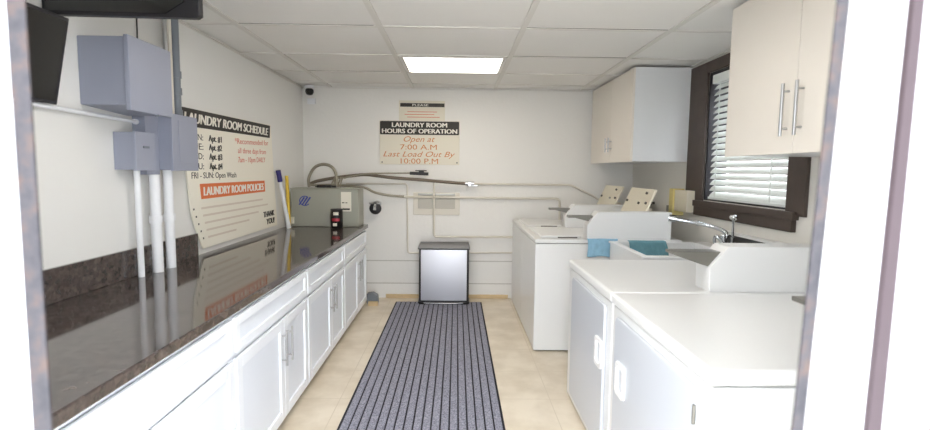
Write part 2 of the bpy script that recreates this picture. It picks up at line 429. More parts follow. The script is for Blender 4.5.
# ------------------------------------------------------------------ left base cabinets and granite
CX = -.985
def base_cabinet(y0, y1):
    c = empty('base_cabinet', ((XL+CX)/2, (y0+y1)/2, 0), '', 'cabinet', 'white base cabinets under the granite counter')
    MB().box(XL+.01, CX-.02, y0+.001, y1-.001, .07, .865).build('body', M['cab'], c)
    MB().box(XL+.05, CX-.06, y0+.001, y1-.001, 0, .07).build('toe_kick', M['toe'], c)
    # face frame
    b = MB(); b.box(CX-.02, CX-.004, y0, y0+.03, .05, .865); b.box(CX-.02, CX-.004, y1-.03, y1, .05, .865); b.box(CX-.02, CX-.004, y0, y1, .05, .075)
    b.box(CX-.02, CX-.004, y0, y1, .655, .675); b.box(CX-.02, CX-.004, y0, y1, .845, .865)
    b.build('face_frame', M['cab'], c)
    def shaker(name, a0, a1, z0, z1, r=.055, par=c):
        b = MB(); x0, x1 = CX-.004, CX+.016
        b.box(x0, x1, a0, a0+r, z0, z1); b.box(x0, x1, a1-r, a1, z0, z1); b.box(x0, x1, a0+r, a1-r, z0, z0+r); b.box(x0, x1, a0+r, a1-r, z1-r, z1)
        d = b.build(name, M['cab'], par, bevel=.003)
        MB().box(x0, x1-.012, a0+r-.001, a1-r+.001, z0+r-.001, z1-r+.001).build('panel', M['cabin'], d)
        return d
    shaker('drawer', y0+.012, y1-.012, .682, .842, .04)
    ym = (y0+y1)/2+.08
    for a0, a1, hy in ((y0+.012, ym-.003, ym-.045), (ym+.003, y1-.012, ym+.045)):
        d = shaker('door', a0, a1, .078, .652)
        b = MB(); b.tube([(CX+.045, hy, .40), (CX+.045, hy, .60)], .006, 10)
        for z in (.43, .57): b.tube([(CX+.014, hy, z), (CX+.045, hy, z)], .0045, 8)
        b.build('handle', M['nickel'], d)
    return c
c1 = base_cabinet(4.30, 5.37)
c1['label'] = 'far white shaker base cabinet beside the back wall, under the tank end'
copy_tree(c1, (0, -1.072, 0), label='white shaker base cabinet second from the back wall, under the yellow and blue-capped sticks')
copy_tree(c1, (0, -2.144, 0), label='white shaker base cabinet below the standing sign, third from the back wall')
c4 = copy_tree(c1, (0, -3.216, 0), label='nearest white base cabinet at the lower left by the doorway, without bar handles')
for d in children(c4):
    for h in children(d):
        if h.name.startswith('handle'): bpy.data.objects.remove(h)
o = MB().box(XL+.001, -.96, 1.04, 5.42, .868, .908).build('countertop', M['granite'], bevel=.006)
tag(o, 'long polished dark brown granite countertop along the left wall', 'countertop')
o = MB().box(XL+.001, XL+.021, 1.04, 3.36, .909, 1.06).build('backsplash', M['granite'], bevel=.002)
tag(o, 'low dark granite backsplash strip against the left wall', 'backsplash')

# ------------------------------------------------------------------ left wall: televisions, boxes, conduits
tv = empty('television', (-1.70, 1.85, 1.76), 'flat black television tilted down on the left wall by the doorway', 'television')
tf = Matrix.Translation((-1.725, 0, 1.765)) @ Matrix.Rotation(math.radians(11.5), 4, 'Y')
MB().box(-.02, .02, 1.52, 2.185, 0, .365).build('bezel', M['blackmatte'], tv, bevel=.004, tf=tf)
MB().box(.0195, .0215, 1.535, 2.17, .015, .35).build('screen', M['screen'], tv, tf=tf)
MB().box(-.05, -.02, 1.8, 1.95, .1, .28).build('wall_bracket', M['blackmatte'], tv, tf=tf)
bx = empty('wall_unit', (-1.43, 2.25, 2.13), 'black glossy box unit hung under the ceiling above the grey electrical box', 'wall unit')
b = MB(); b.prism([(XL+.002, 2.142), (-1.115, 2.135), (-1.098, 2.145), (-1.098, 2.425), (XL+.002, 2.425)], 1, 2.2, 2.235); b.build('housing', M['blackmatte'], bx, bevel=.004)
b = MB(); b.prism([(XL+.02, 2.155), (-1.24, 2.150), (-1.16, 2.2), (-1.16, 2.41), (XL+.02, 2.41)], 1, 2.194, 2.2); b.build('front_panel', M['screen'], bx)

e = empty('electrical_box', (-1.64, 2.53, 1.78), 'largest grey metal electrical box high on the left wall', 'electrical box')
MB().prism([(2.39, 1.79), (2.72, 1.772), (2.72, 2.104), (2.39, 2.104)], 0, XL, -1.545).build('box', M['elec'], e, bevel=.004)
MB().box(-1.545, -1.522, 2.384, 2.73, 1.766, 2.112).build('door', M['elec'], e, bevel=.004)
MB().tube([(-1.53, 2.60, 1.772), (-1.53, 2.60, 1.757)], .008, 8).build('latch', M['elec_d'], e)
e = empty('electrical_box', (-1.70, 2.66, 1.485), 'small grey electrical box with a plain cover, lower left of the cluster', 'electrical box')
MB().box(XL, -1.66, 2.6, 2.755, 1.486, 1.68).build('box', M['elec'], e, bevel=.003)
MB().box(-1.66, -1.642, 2.595, 2.76, 1.482, 1.684).build('cover', M['elec'], e, bevel=.003)
MB().box(-1.642, -1.636, 2.655, 2.70, 1.60, 1.612).build('catch', M['elec_d'], e)
e = empty('electrical_box', (-1.69, 3.02, 1.485), 'grey breaker box with hinged door beside the laundry schedule sign', 'electrical box')
MB().box(XL, -1.63, 2.88, 3.15, 1.486, 1.80).build('box', M['elec'], e, bevel=.003)
d = MB().box(-1.63, -1.613, 2.876, 3.155, 1.482, 1.806).build('door', M['elec'], e, bevel=.003)
MB().box(-1.613, -1.609, 2.94, 3.12, 1.53, 1.775).build('raised_panel', M['elec'], d, bevel=.0015)
o = MB().box(XL, -1.69, 2.757, 2.878, 1.46, 1.83).build('wiring_trough', M['elec'], bevel=.003)
tag(o, 'narrow grey wiring trough between the small box and the breaker box', 'wiring trough')

def conduit(y, r, z0, z1, m, lab, x=-1.71, coup=()):
    c = empty('conduit_pipe', (x, y, z0), lab, 'pipe', 'vertical conduits at the electrical boxes')
    MB().tube([(x, y, z0), (x, y, z1)], r, 16).build('pipe', m, c)
    for z in coup: MB().tube([(x, y, z-.02), (x, y, z+.02)], r*1.25, 16).build('coupling', m, c)
    return c
conduit(2.685, .016, .909, 1.485, M['pvc'], 'thin white pipe dropping from the small grey box to the counter', x=-1.70)
conduit(2.82, .028, .909, 1.46, M['pvc'], 'thick white pipe under the wiring trough standing on the granite', x=-1.69, coup=(1.21,))
conduit(2.95, .026, .909, 1.485, M['pvc'], 'white pipe below the breaker box, nearest the schedule sign', x=-1.69, coup=(1.21,))
conduit(3.00, .011, 1.80, 2.43, M['nickel'], 'thin silver conduit running up from the breaker box to the ceiling', x=-1.70, coup=(2.06,))
conduit(3.045, .011, 1.80, 2.43, M['pipe_w'], 'thin pale conduit between the silver one and the thick dark one', x=-1.70)
conduit(3.10, .023, 1.80, 2.43, M['elec_d'], 'thick dark grey conduit with collars up to the ceiling', x=-1.70, coup=(1.96, 2.06, 1.83))
o = MB().tube([(-1.752, 2.83, 2.425), (-1.752, 2.825, 2.14), (-1.752, 2.80, 1.83)], .004, 8).build('wall_cable', M['black'])
tag(o, 'thin black cable running down the left wall behind the large grey box', 'cable')
b = MB(); b.tube([(-1.735, 2.03, 1.755), (-1.735, 2.2, 1.752), (-1.735, 2.76, 1.745)], .010, 12); b.tube([(-1.735, 2.74, 1.745), (-1.735, 2.79, 1.744)], .014, 12)
tag(b.build('wall_conduit', M['pvc']), 'white horizontal conduit on the left wall below the largest grey box', 'pipe')

# ------------------------------------------------------------------ left sign
sg = empty('wall_sign', (-1.745, 4.05, .95), 'large cream laundry room schedule and policies sign standing on the counter', 'sign')
pts = [(3.20, 1.885), (4.735, 1.905), (4.85, .955), (3.43, .945), (3.36, 1.06), (3.30, 1.19), (3.265, 1.4)]
MB().prism(pts, 0, -1.752, -1.741).build('board', M['signboard'], sg)
SX = -1.741
MB().prism([(3.22, 1.885), (4.718, 1.898), (4.704, 1.784), (3.22, 1.768)], 0, SX, SX+.0012).build('black_header', M['inkblack'], sg)
text('header_lettering', 'LAUNDRY ROOM SCHEDULE', M['inkwhite'], sg, 'left', 3.245, 4.66, 1.832, .066, SX+.0013, fat=.005, slant=.15, dz=.01)
for i, (d_, z) in enumerate((('MON:', 1.708), ('TUE:', 1.645), ('WED:', 1.58), ('THU:', 1.512))):
    text('day_lettering', d_, M['inkblack'], sg, 'left', 3.28, 3.475, z, .042, SX)
    text('apartment_lettering', 'Apt. #%d' % (i+1), M['inkblack'], sg, 'left', 3.555, 3.745, z+.002, .044, SX, fat=.003)
text('weekend_lettering', 'FRI - SUN: Open Wash', M['inkblack'], sg, 'left', 3.31, 3.975, 1.45, .042, SX)
text('note_lettering', '*Recommended for', M['inkred'], sg, 'left', 3.97, 4.66, 1.725, .044, SX, dz=.02)
text('note_lettering', 'all three days from', M['inkred'], sg, 'left', 4.02, 4.60, 1.648, .044, SX, dz=.01)
text('note_lettering', '7am - 10pm DAILY', M['inkred'], sg, 'left', 4.02, 4.58, 1.575, .044, SX, dz=.01)
MB().prism([(3.41, 1.392), (4.55, 1.392), (4.56, 1.293), (3.425, 1.287)], 0, SX, SX+.0012).build('orange_bar', M['inkorange'], sg)
text('bar_lettering', 'LAUNDRY ROOM POLICIES', M['inkwhite'], sg, 'left', 3.46, 4.52, 1.34, .06, SX+.0013, fat=.005)
for i in range(5):
    z = 1.225-.052*i
    MB().box(SX, SX+.001, 3.315+.028*i, 3.33+.028*i, z-.006, z+.006).build('bullet', M['inkblack'], sg)
    MB().box(SX, SX+.0008, 3.42+.02*i, [4.5, 4.62, 4.4, 4.2, 3.95][i], z-.007, z+.007).build('print_line', M['inkgrey'], sg)
text('thanks_lettering', 'THANK', M['inkblack'], sg, 'left', 4.51, 4.77, 1.085, .052, SX, fat=.005)
text('thanks_lettering', 'YOU!', M['inkblack'], sg, 'left', 4.58, 4.77, 1.015, .052, SX, fat=.005)

# sticks
w = empty('cleaning_stick', (-1.68, 5.0, .909), 'white stick with dark blue cap leaning on the wall beside the sign', 'stick')
MB().tube([(-1.665, 4.955, .912), (-1.712, 4.87, 1.38)], [.022, .017], 12).build('shaft', M['pvc'], w)
MB().tube([(-1.711, 4.87, 1.375), (-1.722, 4.85, 1.485)], .024, 12).build('cap', M['bluecap'], w)
o = MB().tube([(-1.69, 5.045, .912), (-1.722, 5.09, 1.43)], .017, 12).build('yellow_stick', M['yellow'])
tag(o, 'yellow stick leaning on the wall between the blue-capped stick and the tank', 'stick')

# ------------------------------------------------------------------ tank box on counter
tk = empty('metal_tank', (-1.35, 5.26, .908), 'grey-green metal tank box on the far end of the granite counter', 'tank')
MB().box(-1.70, -1.005, 5.13, 5.405, .909, 1.295).build('body', M['tank'], tk, bevel=.008)
MB().box(-1.705, -1.0, 5.125, 5.41, 1.293, 1.305).build('lid', M['tank'], tk, bevel=.004)
# round blue decal made of a ring and three slanted bars
b = MB(); cx, cz = -1.555, 1.175
n = 28
v = []; f = []
for k in range(n):
    a = 2*PI*k/n
    for r_ in (.045, .055): v.append((cx+r_*1.05*math.cos(a), 5.128, cz+r_*.95*math.sin(a)))
for k in range(4, n-3): f.append((2*k, 2*k+1, 2*k+3, 2*k+2))
b.add(v, f)
for dx in (-.03, 0, .03):
    b.prism([(cx+dx-.035, cz-.04), (cx+dx-.02, cz-.042), (cx+dx+.035, cz+.035), (cx+dx+.018, cz+.04)], 1, 5.1275, 5.1285)
b.build('blue_decal', M['bluedecal'], tk)
l = MB().box(-1.185, -1.08, 5.127, 5.1299, 1.07, 1.27).build('paper_label', M['label'], tk)
b = MB(); b.box(-1.175, -1.15, 5.126, 5.127, 1.155, 1.165); b.box(-1.14, -1.12, 5.126, 5.127, 1.155, 1.163); b.box(-1.17, -1.095, 5.126, 5.127, 1.085, 1.102); b.build('print', M['inkblack'], l)
MB().box(-1.73, -1.665, 5.105, 5.13, .94, 1.01).build('outlet_plate', M['label'], tk, bevel=.003)
cn = empty('tin_can', (-1.19, 5.0, .908), 'black tin can with red and white print in front of the tank', 'can')
MB().lathe([(.055, .909), (.060, .913), (.060, 1.083), (.056, 1.09)], (-1.205, 5.02, 0), 28).build('body', M['black'], cn)
MB().lathe([(.056, 1.088), (.061, 1.09), (.061, 1.102), (.058, 1.105)], (-1.205, 5.02, 0), 28).build('lid', M['blackmatte'], cn)
def band(r, z0, z1, a0, a1, n=10):
    v = []; f = []
    for k in range(n+1):
        a = math.radians(a0+(a1-a0)*k/n)
        v += [(-1.205+r*math.cos(a), 5.02+r*math.sin(a), z0), (-1.205+r*math.cos(a), 5.02+r*math.sin(a), z1)]
    for k in range(n): f.append((2*k, 2*k+2, 2*k+3, 2*k+1))
    return v, f
MB().add(*band(.0608, 1.045, 1.075, -110, -60)).build('white_print', M['label'], cn)
MB().add(*band(.0608, .985, 1.012, -128, -50)).build('red_print', M['red'], cn)
MB().add(*band(.0608, .935, .965, -115, -75)).build('white_print', M['label'], cn)

# ------------------------------------------------------------------ hoses and pipes on back wall
def hose(name, pts, y, r, m, label, cat='hose', y1=None):
    n = len(pts)
    P = [(x, y+(0 if y1 is None else (y1-y)*i/(n-1)), z) for i, (x, z) in enumerate(pts)]
    return tag(MB().tube(smooth_path(P), r, 10).build(name, m), label, cat)
hose('brown_hose', [(-1.663, 1.325), (-1.60, 1.355), (-1.548, 1.372), (-1.38, 1.404), (-1.202, 1.428), (-1.035, 1.445), (-.89, 1.431), (-.7, 1.411), (-.41, 1.392), (-.017, 1.362), (.12, 1.354)], 5.62, .018, M['cable'], 'long thick brown hose running from above the tank across the back wall', y1=5.70)
hose('lower_hose', [(-1.663, 1.328), (-1.593, 1.322), (-1.448, 1.325), (-1.348, 1.32), (-1.069, 1.305), (-.925, 1.243), (-.768, 1.21), (-.6, 1.199)], 5.59, .014, M['braid'], 'lower braided hose sloping down right from the tank to the thin pipe', y1=5.72)
hose('upper_hose', [(-1.258, 1.405), (-1.035, 1.452), (-.8, 1.462), (-.50, 1.468)], 5.58, .009, M['braid'], 'upper thin hose ending in the black valve', y1=5.68)
hose('arched_hose', [(-1.576, 1.31), (-1.580, 1.403), (-1.52, 1.513), (-1.43, 1.552), (-1.337, 1.529), (-1.29, 1.45), (-1.28, 1.31)], 5.36, .016, M['braid'], 'braided hose arching up in a loop over the tank')
b = MB()
for k in range(5): b.tube([(-1.335+.03*k*.8, 5.34, 1.312), (-1.33+.03*k*.8, 5.36, 1.36+.015*(k % 3)), (-1.30+.02*k, 5.38, 1.42)], .008, 8)
tag(b.build('hose_bundle', M['braid']), 'bunch of braided hose ends on top of the tank', 'hose')
b = MB(); b.box(-1.48, -1.33, 5.30, 5.35, 1.306, 1.335); b.box(-1.50, -1.42, 5.31, 5.34, 1.31, 1.325); b.tube([(-1.34, 5.325, 1.32), (-1.28, 5.325, 1.318)], .012, 8)
tag(b.build('valve_block', M['black'], bevel=.006), 'black valve fitting lying on top of the tank', 'valve')
b = MB(); b.tube([(-.53, 5.68, 1.466), (-.32, 5.68, 1.460)], .018, 10); b.box(-.43, -.37, 5.665, 5.695, 1.47, 1.50); b.box(-.47, -.34, 5.675, 5.685, 1.492, 1.502)
tag(b.build('pipe_valve', M['blackmatte'], bevel=.003), 'black inline valve below the hours sign', 'valve')
b = MB(); b.tube([(.10, 5.70, 1.355), (.20, 5.70, 1.353)], .024, 10); b.tube([(.15, 5.66, 1.353), (.15, 5.74, 1.353)], .02, 10); b.box(.13, .25, 5.69, 5.71, 1.325, 1.34)
tag(b.build('pipe_coupling', M['nickel'], bevel=.003), 'metal coupling joining the brown hose to the white wall pipe', 'coupling')

def bend(pts, r=.04):
    P = [Vector(p) for p in pts]; out = [P[0]]
    for i in range(1, len(P)-1):
        a = (P[i-1]-P[i]).normalized(); c = (P[i+1]-P[i]).normalized()
        for t in (0, .25, .5, .75, 1): out.append((P[i]+a*r)*(1-t)**2+P[i]*2*t*(1-t)+(P[i]+c*r)*t*t)
    out.append(P[-1]); return out
def wpipe(pts, r, label, y=YB-.022, name='wall_pipe'):
    return tag(MB().tube(bend([(x, y, z) for x, z in pts]), r, 12).build(name, M['pipe_w']), label, 'pipe')
wpipe([(.2, 1.352), (1.33, 1.348), (1.60, 1.22), (1.66, 1.18)], .012, 'white pipe from the coupling to the right, bending down behind the washers')
wpipe([(-.60, 1.192), (1.20, 1.186), (1.205, .90)], .014, 'long horizontal white pipe through the middle of the back wall')
wpipe([(-.259, 1.37), (-.257, .733), (.66, .737)], .013, 'white pipe dropping right of the vent plate then running right', y=YB-.048)
wpipe([(-1.27, 1.338), (-.568, 1.343), (-.564, .535), (.9, .552)], .010, 'outer white pipe framing the bin, down then right behind it', y=YB-.014)
e = empty('wall_vent', (-.23, 5.76, 1.02), 'small rectangular grey vent plate on the back wall above the bin', 'vent')
MB().box(-.50, .04, YB-.008, YB, .985, 1.245).build('plate', M['pipe_w'], e, bevel=.003)
MB().box(-.443, -.015, YB-.014, YB-.008, 1.06, 1.215).build('grille', M['vent'], e, bevel=.002)
MB().box(-.443, -.015, YB-.024, YB-.008, 1.215, 1.235).build('hood', M['greyslide'], e, bevel=.002)
e = empty('hose_bibb', (-.927, 5.74, 1.03), 'round chrome tap valve on the back wall right of the tank', 'valve')
MB().lathe([(.05, YB-.001), (.05, YB-.012), (.03, YB-.02), (.03, YB-.06)], (-.927, 0, 1.09), 20, axis=1).build('flange', M['nickel'], e)
MB().lathe([(.02, YB-.05), (.062, YB-.06), (.07, YB-.075), (.06, YB-.09), (.02, YB-.095)], (-.927, 0, 1.06), 20, axis=1).build('knob', M['blackmatte'], e)
b = MB(); b.tube([(-.927, YB-.05, 1.09), (-.927, YB-.10, 1.10), (-.927, YB-.13, 1.05)], .018, 10); b.tube([(-.995, YB-.08, 1.115), (-.86, YB-.08, 1.115)], .01, 8)
b.build('spout', M['chrome'], e)

# floor bits by far left
o = MB().box(-.965, -.86, 5.41, 5.45, 0, .045).build('wood_block', M['wood'], bevel=.003)
tag(o, 'small light wood block on the floor by the far cabinet', 'wood block')
o = MB().prism([(-1.0, 0), (-.87, 0), (-.88, .09), (-.93, .12), (-1.0, .11)], 1, 5.50, 5.60).build('grey_scrap', M['elec_d'], bevel=.01)
tag(o, 'small grey object on the floor behind the wood block', 'scrap')

# ------------------------------------------------------------------ security camera
e = empty('security_camera', (-1.655, 5.70, 2.30), 'black dome security camera in the upper left back corner', 'camera')
MB().lathe([(.05, 2.43), (.055, 2.425), (.05, 2.40), (.03, 2.395)], (-1.655, 5.70, 0), 20).build('mount', M['pvc'], e)
MB().lathe([(.018, 2.325), (.036, 2.335), (.047, 2.36), (.045, 2.385), (.03, 2.40)], (-1.655, 5.70, 0), 20).build('dome', M['black'], e)
MB().lathe([(.012, 0), (.014, -.01), (.008, -.014)], (-1.655, 5.655, 2.355), 14, axis=1).build('lens', M['screen'], e)
MB().box(-1.70, -1.61, 5.765, 5.78, 2.235, 2.30).build('junction_plate', M['pvc'], e, bevel=.003)

# ------------------------------------------------------------------ signs on back wall
SB = YB-.008
e = empty('wall_sign', (-.4, SB, 2.05), 'small upper notice with thin dark header on the back wall', 'sign')
MB().box(-.665, -.14, SB, YB-.001, 2.05, 2.29).build('board', M['signback'], e, bevel=.002)
MB().box(-.65, -.145, SB-.0012, SB, 2.22, 2.262).build('dark_header', M['inkblack'], e)
text('header_lettering', 'PLEASE', M['inkwhite'], e, 'back', -.51, -.33, 2.241, .026, SB-.0013)
for i in range(4):
    z = 2.195-.03*i
    MB().box(-.60+.03*(i % 2), -.20-.03*(i % 3), SB-.001, SB, z-.004, z+.004).build('print_line', M['inkred'] if i else M['inkgrey'], e)
e = empty('wall_sign', (-.43, SB-.005, 1.56), 'larger lower sign with black header giving the laundry room hours', 'sign')
SB2 = SB-.004
MB().box(-.885, .03, SB2, YB-.001, 1.565, 2.063).build('board', M['signback'], e, bevel=.002)
MB().prism(rbox2(-.428, 1.981, .905, .152, .012), 1, SB2-.0012, SB2).build('black_header', M['inkblack'], e)
text('header_lettering', 'LAUNDRY ROOM', M['inkwhite'], e, 'back', -.742, -.115, 2.016, .05, SB2-.0013, fat=.003)
text('header_lettering', 'HOURS OF OPERATION', M['inkwhite'], e, 'back', -.855, 0, 1.947, .05, SB2-.0013, fat=.003)
text('hours_lettering', 'Open at', M['inktext'], e, 'back', -.61, -.25, 1.857, .062, SB2, slant=.35)
text('hours_lettering', '7:00 A.M', M['inktext'], e, 'back', -.65, -.23, 1.766, .058, SB2)
text('hours_lettering', 'Last Load Out By', M['inktext'], e, 'back', -.845, -.02, 1.686, .062, SB2, slant=.35)
text('hours_lettering', '10:00 P.M', M['inktext'], e, 'back', -.645, -.215, 1.606, .06, SB2)
for x in (-.857, .003): MB().lathe([(.008, 0), (.008, -.003), (.004, -.005)], (x, SB2, 1.59), 10, axis=1).build('screw', M['blackmatte'], e)

# ------------------------------------------------------------------ trash can and rug
rg = empty('floor_rug', (-.19, 3.8, 0), 'long dark grey ribbed runner rug on the tiled floor', 'rug')
RX0, RX1, RY0, RY1 = -.678, .298, 1.5, 5.58
MB().box(RX0, RX1, RY0, RY1, .0005, .005).build('backing', M['rugbase'], rg)
b = MB(); N = 18; p = (RX1-RX0-.02)/N
for i in range(N):
    x = RX0+.01+p*(i+.5)
    b.prism([(x-p*.42, .005), (x+p*.42, .005), (x+p*.37, .010), (x-p*.37, .010)], 1, RY0+.01, RY1-.01)
b.build('ribs', M['rug'], rg)

tc_ = empty('trash_can', (-.135, 5.6, .011), 'brushed stainless steel step trash can with black frame at the back wall', 'trash can')
TX0, TX1, TY0, TY1 = -.412, .148, 5.46, 5.70
MB().prism(rbox2((TX0+TX1)/2, (TY0+TY1)/2, TX1-TX0, TY1-TY0, .05), 2, .03, .635).build('body', M['blackmatte'], tc_)
MB().prism(rbox2((TX0+TX1)/2, (TY0+TY1)/2, TX1-TX0+.02, TY1-TY0+.02, .05), 2, .0108, .035).build('base', M['black'], tc_, bevel=.004)
# slightly bowed front panel
b = MB(); n = 16; v = []; f = []
for k in range(n+1):
    t = k/n*2-1; x = (TX0+TX1)/2+t*(TX1-TX0-.05)/2; y = TY0-.004-.006*(1-t*t)
    v += [(x, y, .055), (x, y, .625), (x, TY0+.012, .055), (x, TY0+.012, .625)]
for k in range(n):
    a = 4*k; f += [(a, a+4, a+5, a+1), (a+1, a+5, a+7, a+3), (a, a+2, a+6, a+4)]
f += [(0, 1, 3, 2), (4*n, 4*n+2, 4*n+3, 4*n+1)]
b.add(v, f, False); b.build('front_panel', M['steel'], tc_)
b = MB(); z0, z1 = .64, .682
b.hexa([(TX0-.012, TY0-.015, z0), (TX1+.012, TY0-.015, z0), (TX1+.012, TY1+.01, z0), (TX0-.012, TY1+.01, z0)],
       [(TX0+.005, TY0+.02, z1), (TX1-.005, TY0+.02, z1), (TX1-.005, TY1, z1), (TX0+.005, TY1, z1)])
b.build('lid', M['lidgrey'], tc_, bevel=.008)
MB().box(TX0-.008, TX1+.008, TY0-.008, TY1+.005, .630, .642).build('lid_rim', M['black'], tc_, bevel=.003)
MB().prism([(-.36, 5.452), (-.30, 5.425), (-.135, 5.415), (.03, 5.425), (.09, 5.452)], 2, .018, .034).build('pedal', M['chrome'], tc_, bevel=.004)

# ------------------------------------------------------------------ washers
def washer():
    X0, X1, Y0, Y1 = .648, 1.86, 4.03, 4.86
    w = empty('washing_machine', ((X0+X1)/2, (Y0+Y1)/2, 0), '', 'washing machine', 'white coin washers at the far right')
    MB().box(X0+.004, X1, Y0+.003, Y1-.008, .012, .91).build('cabinet', M['enamel'], w, bevel=.008)
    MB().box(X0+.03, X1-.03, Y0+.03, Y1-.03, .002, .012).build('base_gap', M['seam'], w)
    for fx in (X0+.06, X1-.06):
        for fy in (Y0+.06, Y1-.06): MB().lathe([(.02, 0), (.02, .012), (.012, .016)], (fx, fy, .0), 12).build('foot', M['black'], w)
    t = MB().box(X0, X1, Y0, Y1, .915, .95).build('top_panel', M['enamel'], w, bevel=.01, seg=3)
    MB().box(X0+.02, X1-.02, Y0+.014, Y1-.014, .909, .916).build('seam', M['seam'], t)
    l = MB().box(X0+.06, 1.05, Y0+.07, Y1-.07, .951, .969).build('lid', M['enamel'], w, bevel=.008, seg=3)
    MB().box(X0+.20, 1.01, Y0+.064, Y0+.071, .951, .961).build('lid_gap', M['seam'], l)
    MB().prism([(1.078, .95), (1.078, 1.067), (1.163, 1.176), (1.776, 1.176), (1.776, .95)], 1, Y0+.02, Y0+.15).build('meter_case', M['enamel'], w, bevel=.005)
    s = MB().box(.928, 1.13, Y0+.05, Y0+.12, 1.122, 1.142).prism([(.98, 1.122), (1.13, 1.122), (1.13, 1.085)], 1, Y0+.07, Y0+.10).build('coin_slide', M['greyslide'], w, bevel=.002)
    # slanted console
    a, c = (1.508, .95), (1.69, 1.36)
    d = Vector((c[0]-a[0], c[1]-a[1])).normalized(); nrm = Vector((d.y, -d.x))*.022
    co = MB().prism([a, c, (c[0]+nrm.x, c[1]+nrm.y), (a[0]+nrm.x, a[1]+.0)], 1, Y0+.17, Y1-.08).build('control_panel', M['cream'], w, bevel=.006)
    MB().prism([(1.58, .95), (1.66, 1.19), (1.70, 1.19), (1.74, .95)], 1, Y0+.25, Y1-.16).build('panel_support', M['cream'], w)
    for yy, tt in ((Y0+.22, .66), (Y0+.38, .64), (Y1-.14, .66), (Y0+.30, .85)):
        px, pz = a[0]+d.x*tt*.476, a[1]+d.y*tt*.476
        MB().tube([(px, yy, pz), (px-d.y*.014, yy, pz+d.x*.014)], .011, 12).build('knob', M['seam'], co)
    return w
w1 = washer(); w1['label'] = 'nearer white coin washer, its full side facing the doorway, blue cloth on it'
copy_tree(w1, (0, .835, 0), label='farther white coin washer standing against the back wall')

# ------------------------------------------------------------------ dryers
def dryer(Y0, Y1, door0, door1, hy, htop, label):
    X0, X1 = .745, 1.86
    w = empty('clothes_dryer', ((X0+X1)/2, (Y0+Y1)/2, 0), label, 'dryer', 'white front loading dryers at the lower right')
    MB().box(X0+.012, X1, Y0+.004, Y1-.004, .02, .872).build('cabinet', M['enamel'], w, bevel=.008)
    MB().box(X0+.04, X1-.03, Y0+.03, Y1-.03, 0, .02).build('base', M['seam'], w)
    MB().box(X0, X1, Y0+.002, Y1-.002, .876, .927).build('top_panel', M['enamel'], w, bevel=.014, seg=3)
    d = MB().prism(rbox2((door0+door1)/2, .46, door1-door0, .76, .03), 0, X0-.006, X0+.012).build('door', M['enamel_d'], w, bevel=.006)
    pts_o = rbox2(hy, htop-.068, .115, .15, .02); pts_i = rbox2(hy, htop-.068, .07, .11, .012)
    n = len(pts_o); xa, xb = X0-.006, X0-.016
    v = [(xa, p[0], p[1]) for p in pts_o]+[(xb, p[0], p[1]) for p in pts_o]+[(xb, p[0], p[1]) for p in pts_i]+[(xa, p[0], p[1]) for p in pts_i]
    f = []
    for i in range(n):
        j = (i+1) % n
        for k in range(3): f.append((k*n+i, k*n+j, (k+1)*n+j, (k+1)*n+i))
    MB().add(v, f).build('handle', M['handle_w'], d)
    for z in ((.14, .76) if Y0 < 2 else (.14,)): MB().tube([(X0-.008, door0+.001, z-.03), (X0-.008, door0+.001, z+.03)], .006, 8).build('hinge', M['greyslide'], d)
    return w
def meter(Y0, w):
    MB().prism([(1.226, .927), (1.223, 1.045), (1.312, 1.15), (1.85, 1.15), (1.85, .927)], 1, Y0, Y0+.14).build('meter_case', M['enamel'], w, bevel=.004)
    MB().prism([(1.05, 1.108), (1.05, 1.122), (1.285, 1.122), (1.225, 1.05), (1.19, 1.06)], 1, Y0+.02, Y0+.11).build('coin_slide', M['greyslide'], w, bevel=.002)
d1 = dryer(2.335, 3.24, 2.41, 3.10, 2.47, .65, 'farther white coin dryer with meter case standing on its top')
meter(2.345, d1)
d2 = dryer(1.39, 2.33, 1.46, 2.24, 2.13, .645, 'nearest white coin dryer at the lower right edge by the doorway')
meter(1.40, d2)

# ------------------------------------------------------------------ utility sink and faucet
sk = empty('utility_sink', (1.66, 3.68, 0), 'white utility sink between the washers and the dryers', 'sink')
SX0, SX1, SY0, SY1 = 1.25, 2.045, 3.265, 3.982
b = MB(); t = .03
b.box(SX0, SX1, SY0, SY1, .50, .53); b.box(SX0, SX0+t, SY0, SY1, .53, .93); b.box(SX1-.12, SX1, SY0, SY1, .53, .945); b.box(SX0+t, SX1-.12, SY0, SY0+t, .53, .93); b.box(SX0+t, SX1-.12, SY1-t, SY1, .53, .93)
b.build('basin', M['enamel'], sk, bevel=.006)
b = MB(); b.box(SX0-.01, SX0+t+.01, SY0-.01, SY1+.01, .93, .945); b.box(SX0+t+.01, SX1-.12, SY1-t-.01, SY1+.01, .93, .945); b.box(SX0+t+.01, SX1-.12, SY0-.01, SY0+t+.01, .93, .945)
b.build('rim', M['enamel'], sk, bevel=.004)
for x in (SX0+.05, SX1-.05):
    for y in (SY0+.05, SY1-.05): MB().box(x-.02, x+.02, y-.02, y+.02, 0, .50).build('leg', M['enamel'], sk)
b = MB(); b.box(2.015, 2.048, 2.88, 3.66, .935, 1.055); sp = b.build('splashback', M['darktile'], sk)
MB().box(2.0, 2.049, 2.86, 3.68, 1.055, 1.075).build('splash_cap', M['enamel'], sp, bevel=.003)
MB().box(1.93, 2.015, 2.88, 3.60, .95, .965).build('drainboard', M['sinksteel'], sk, bevel=.003)
fc = empty('faucet', (1.96, 3.55, .93), 'chrome sink faucet with long swivel spout over the utility sink', 'faucet')
MB().lathe([(.035, .93), (.035, .945), (.024, .955), (.024, 1.03), (.028, 1.035), (.02, 1.05)], (1.955, 3.58, .012), 20).build('body', M['chrome'], fc)
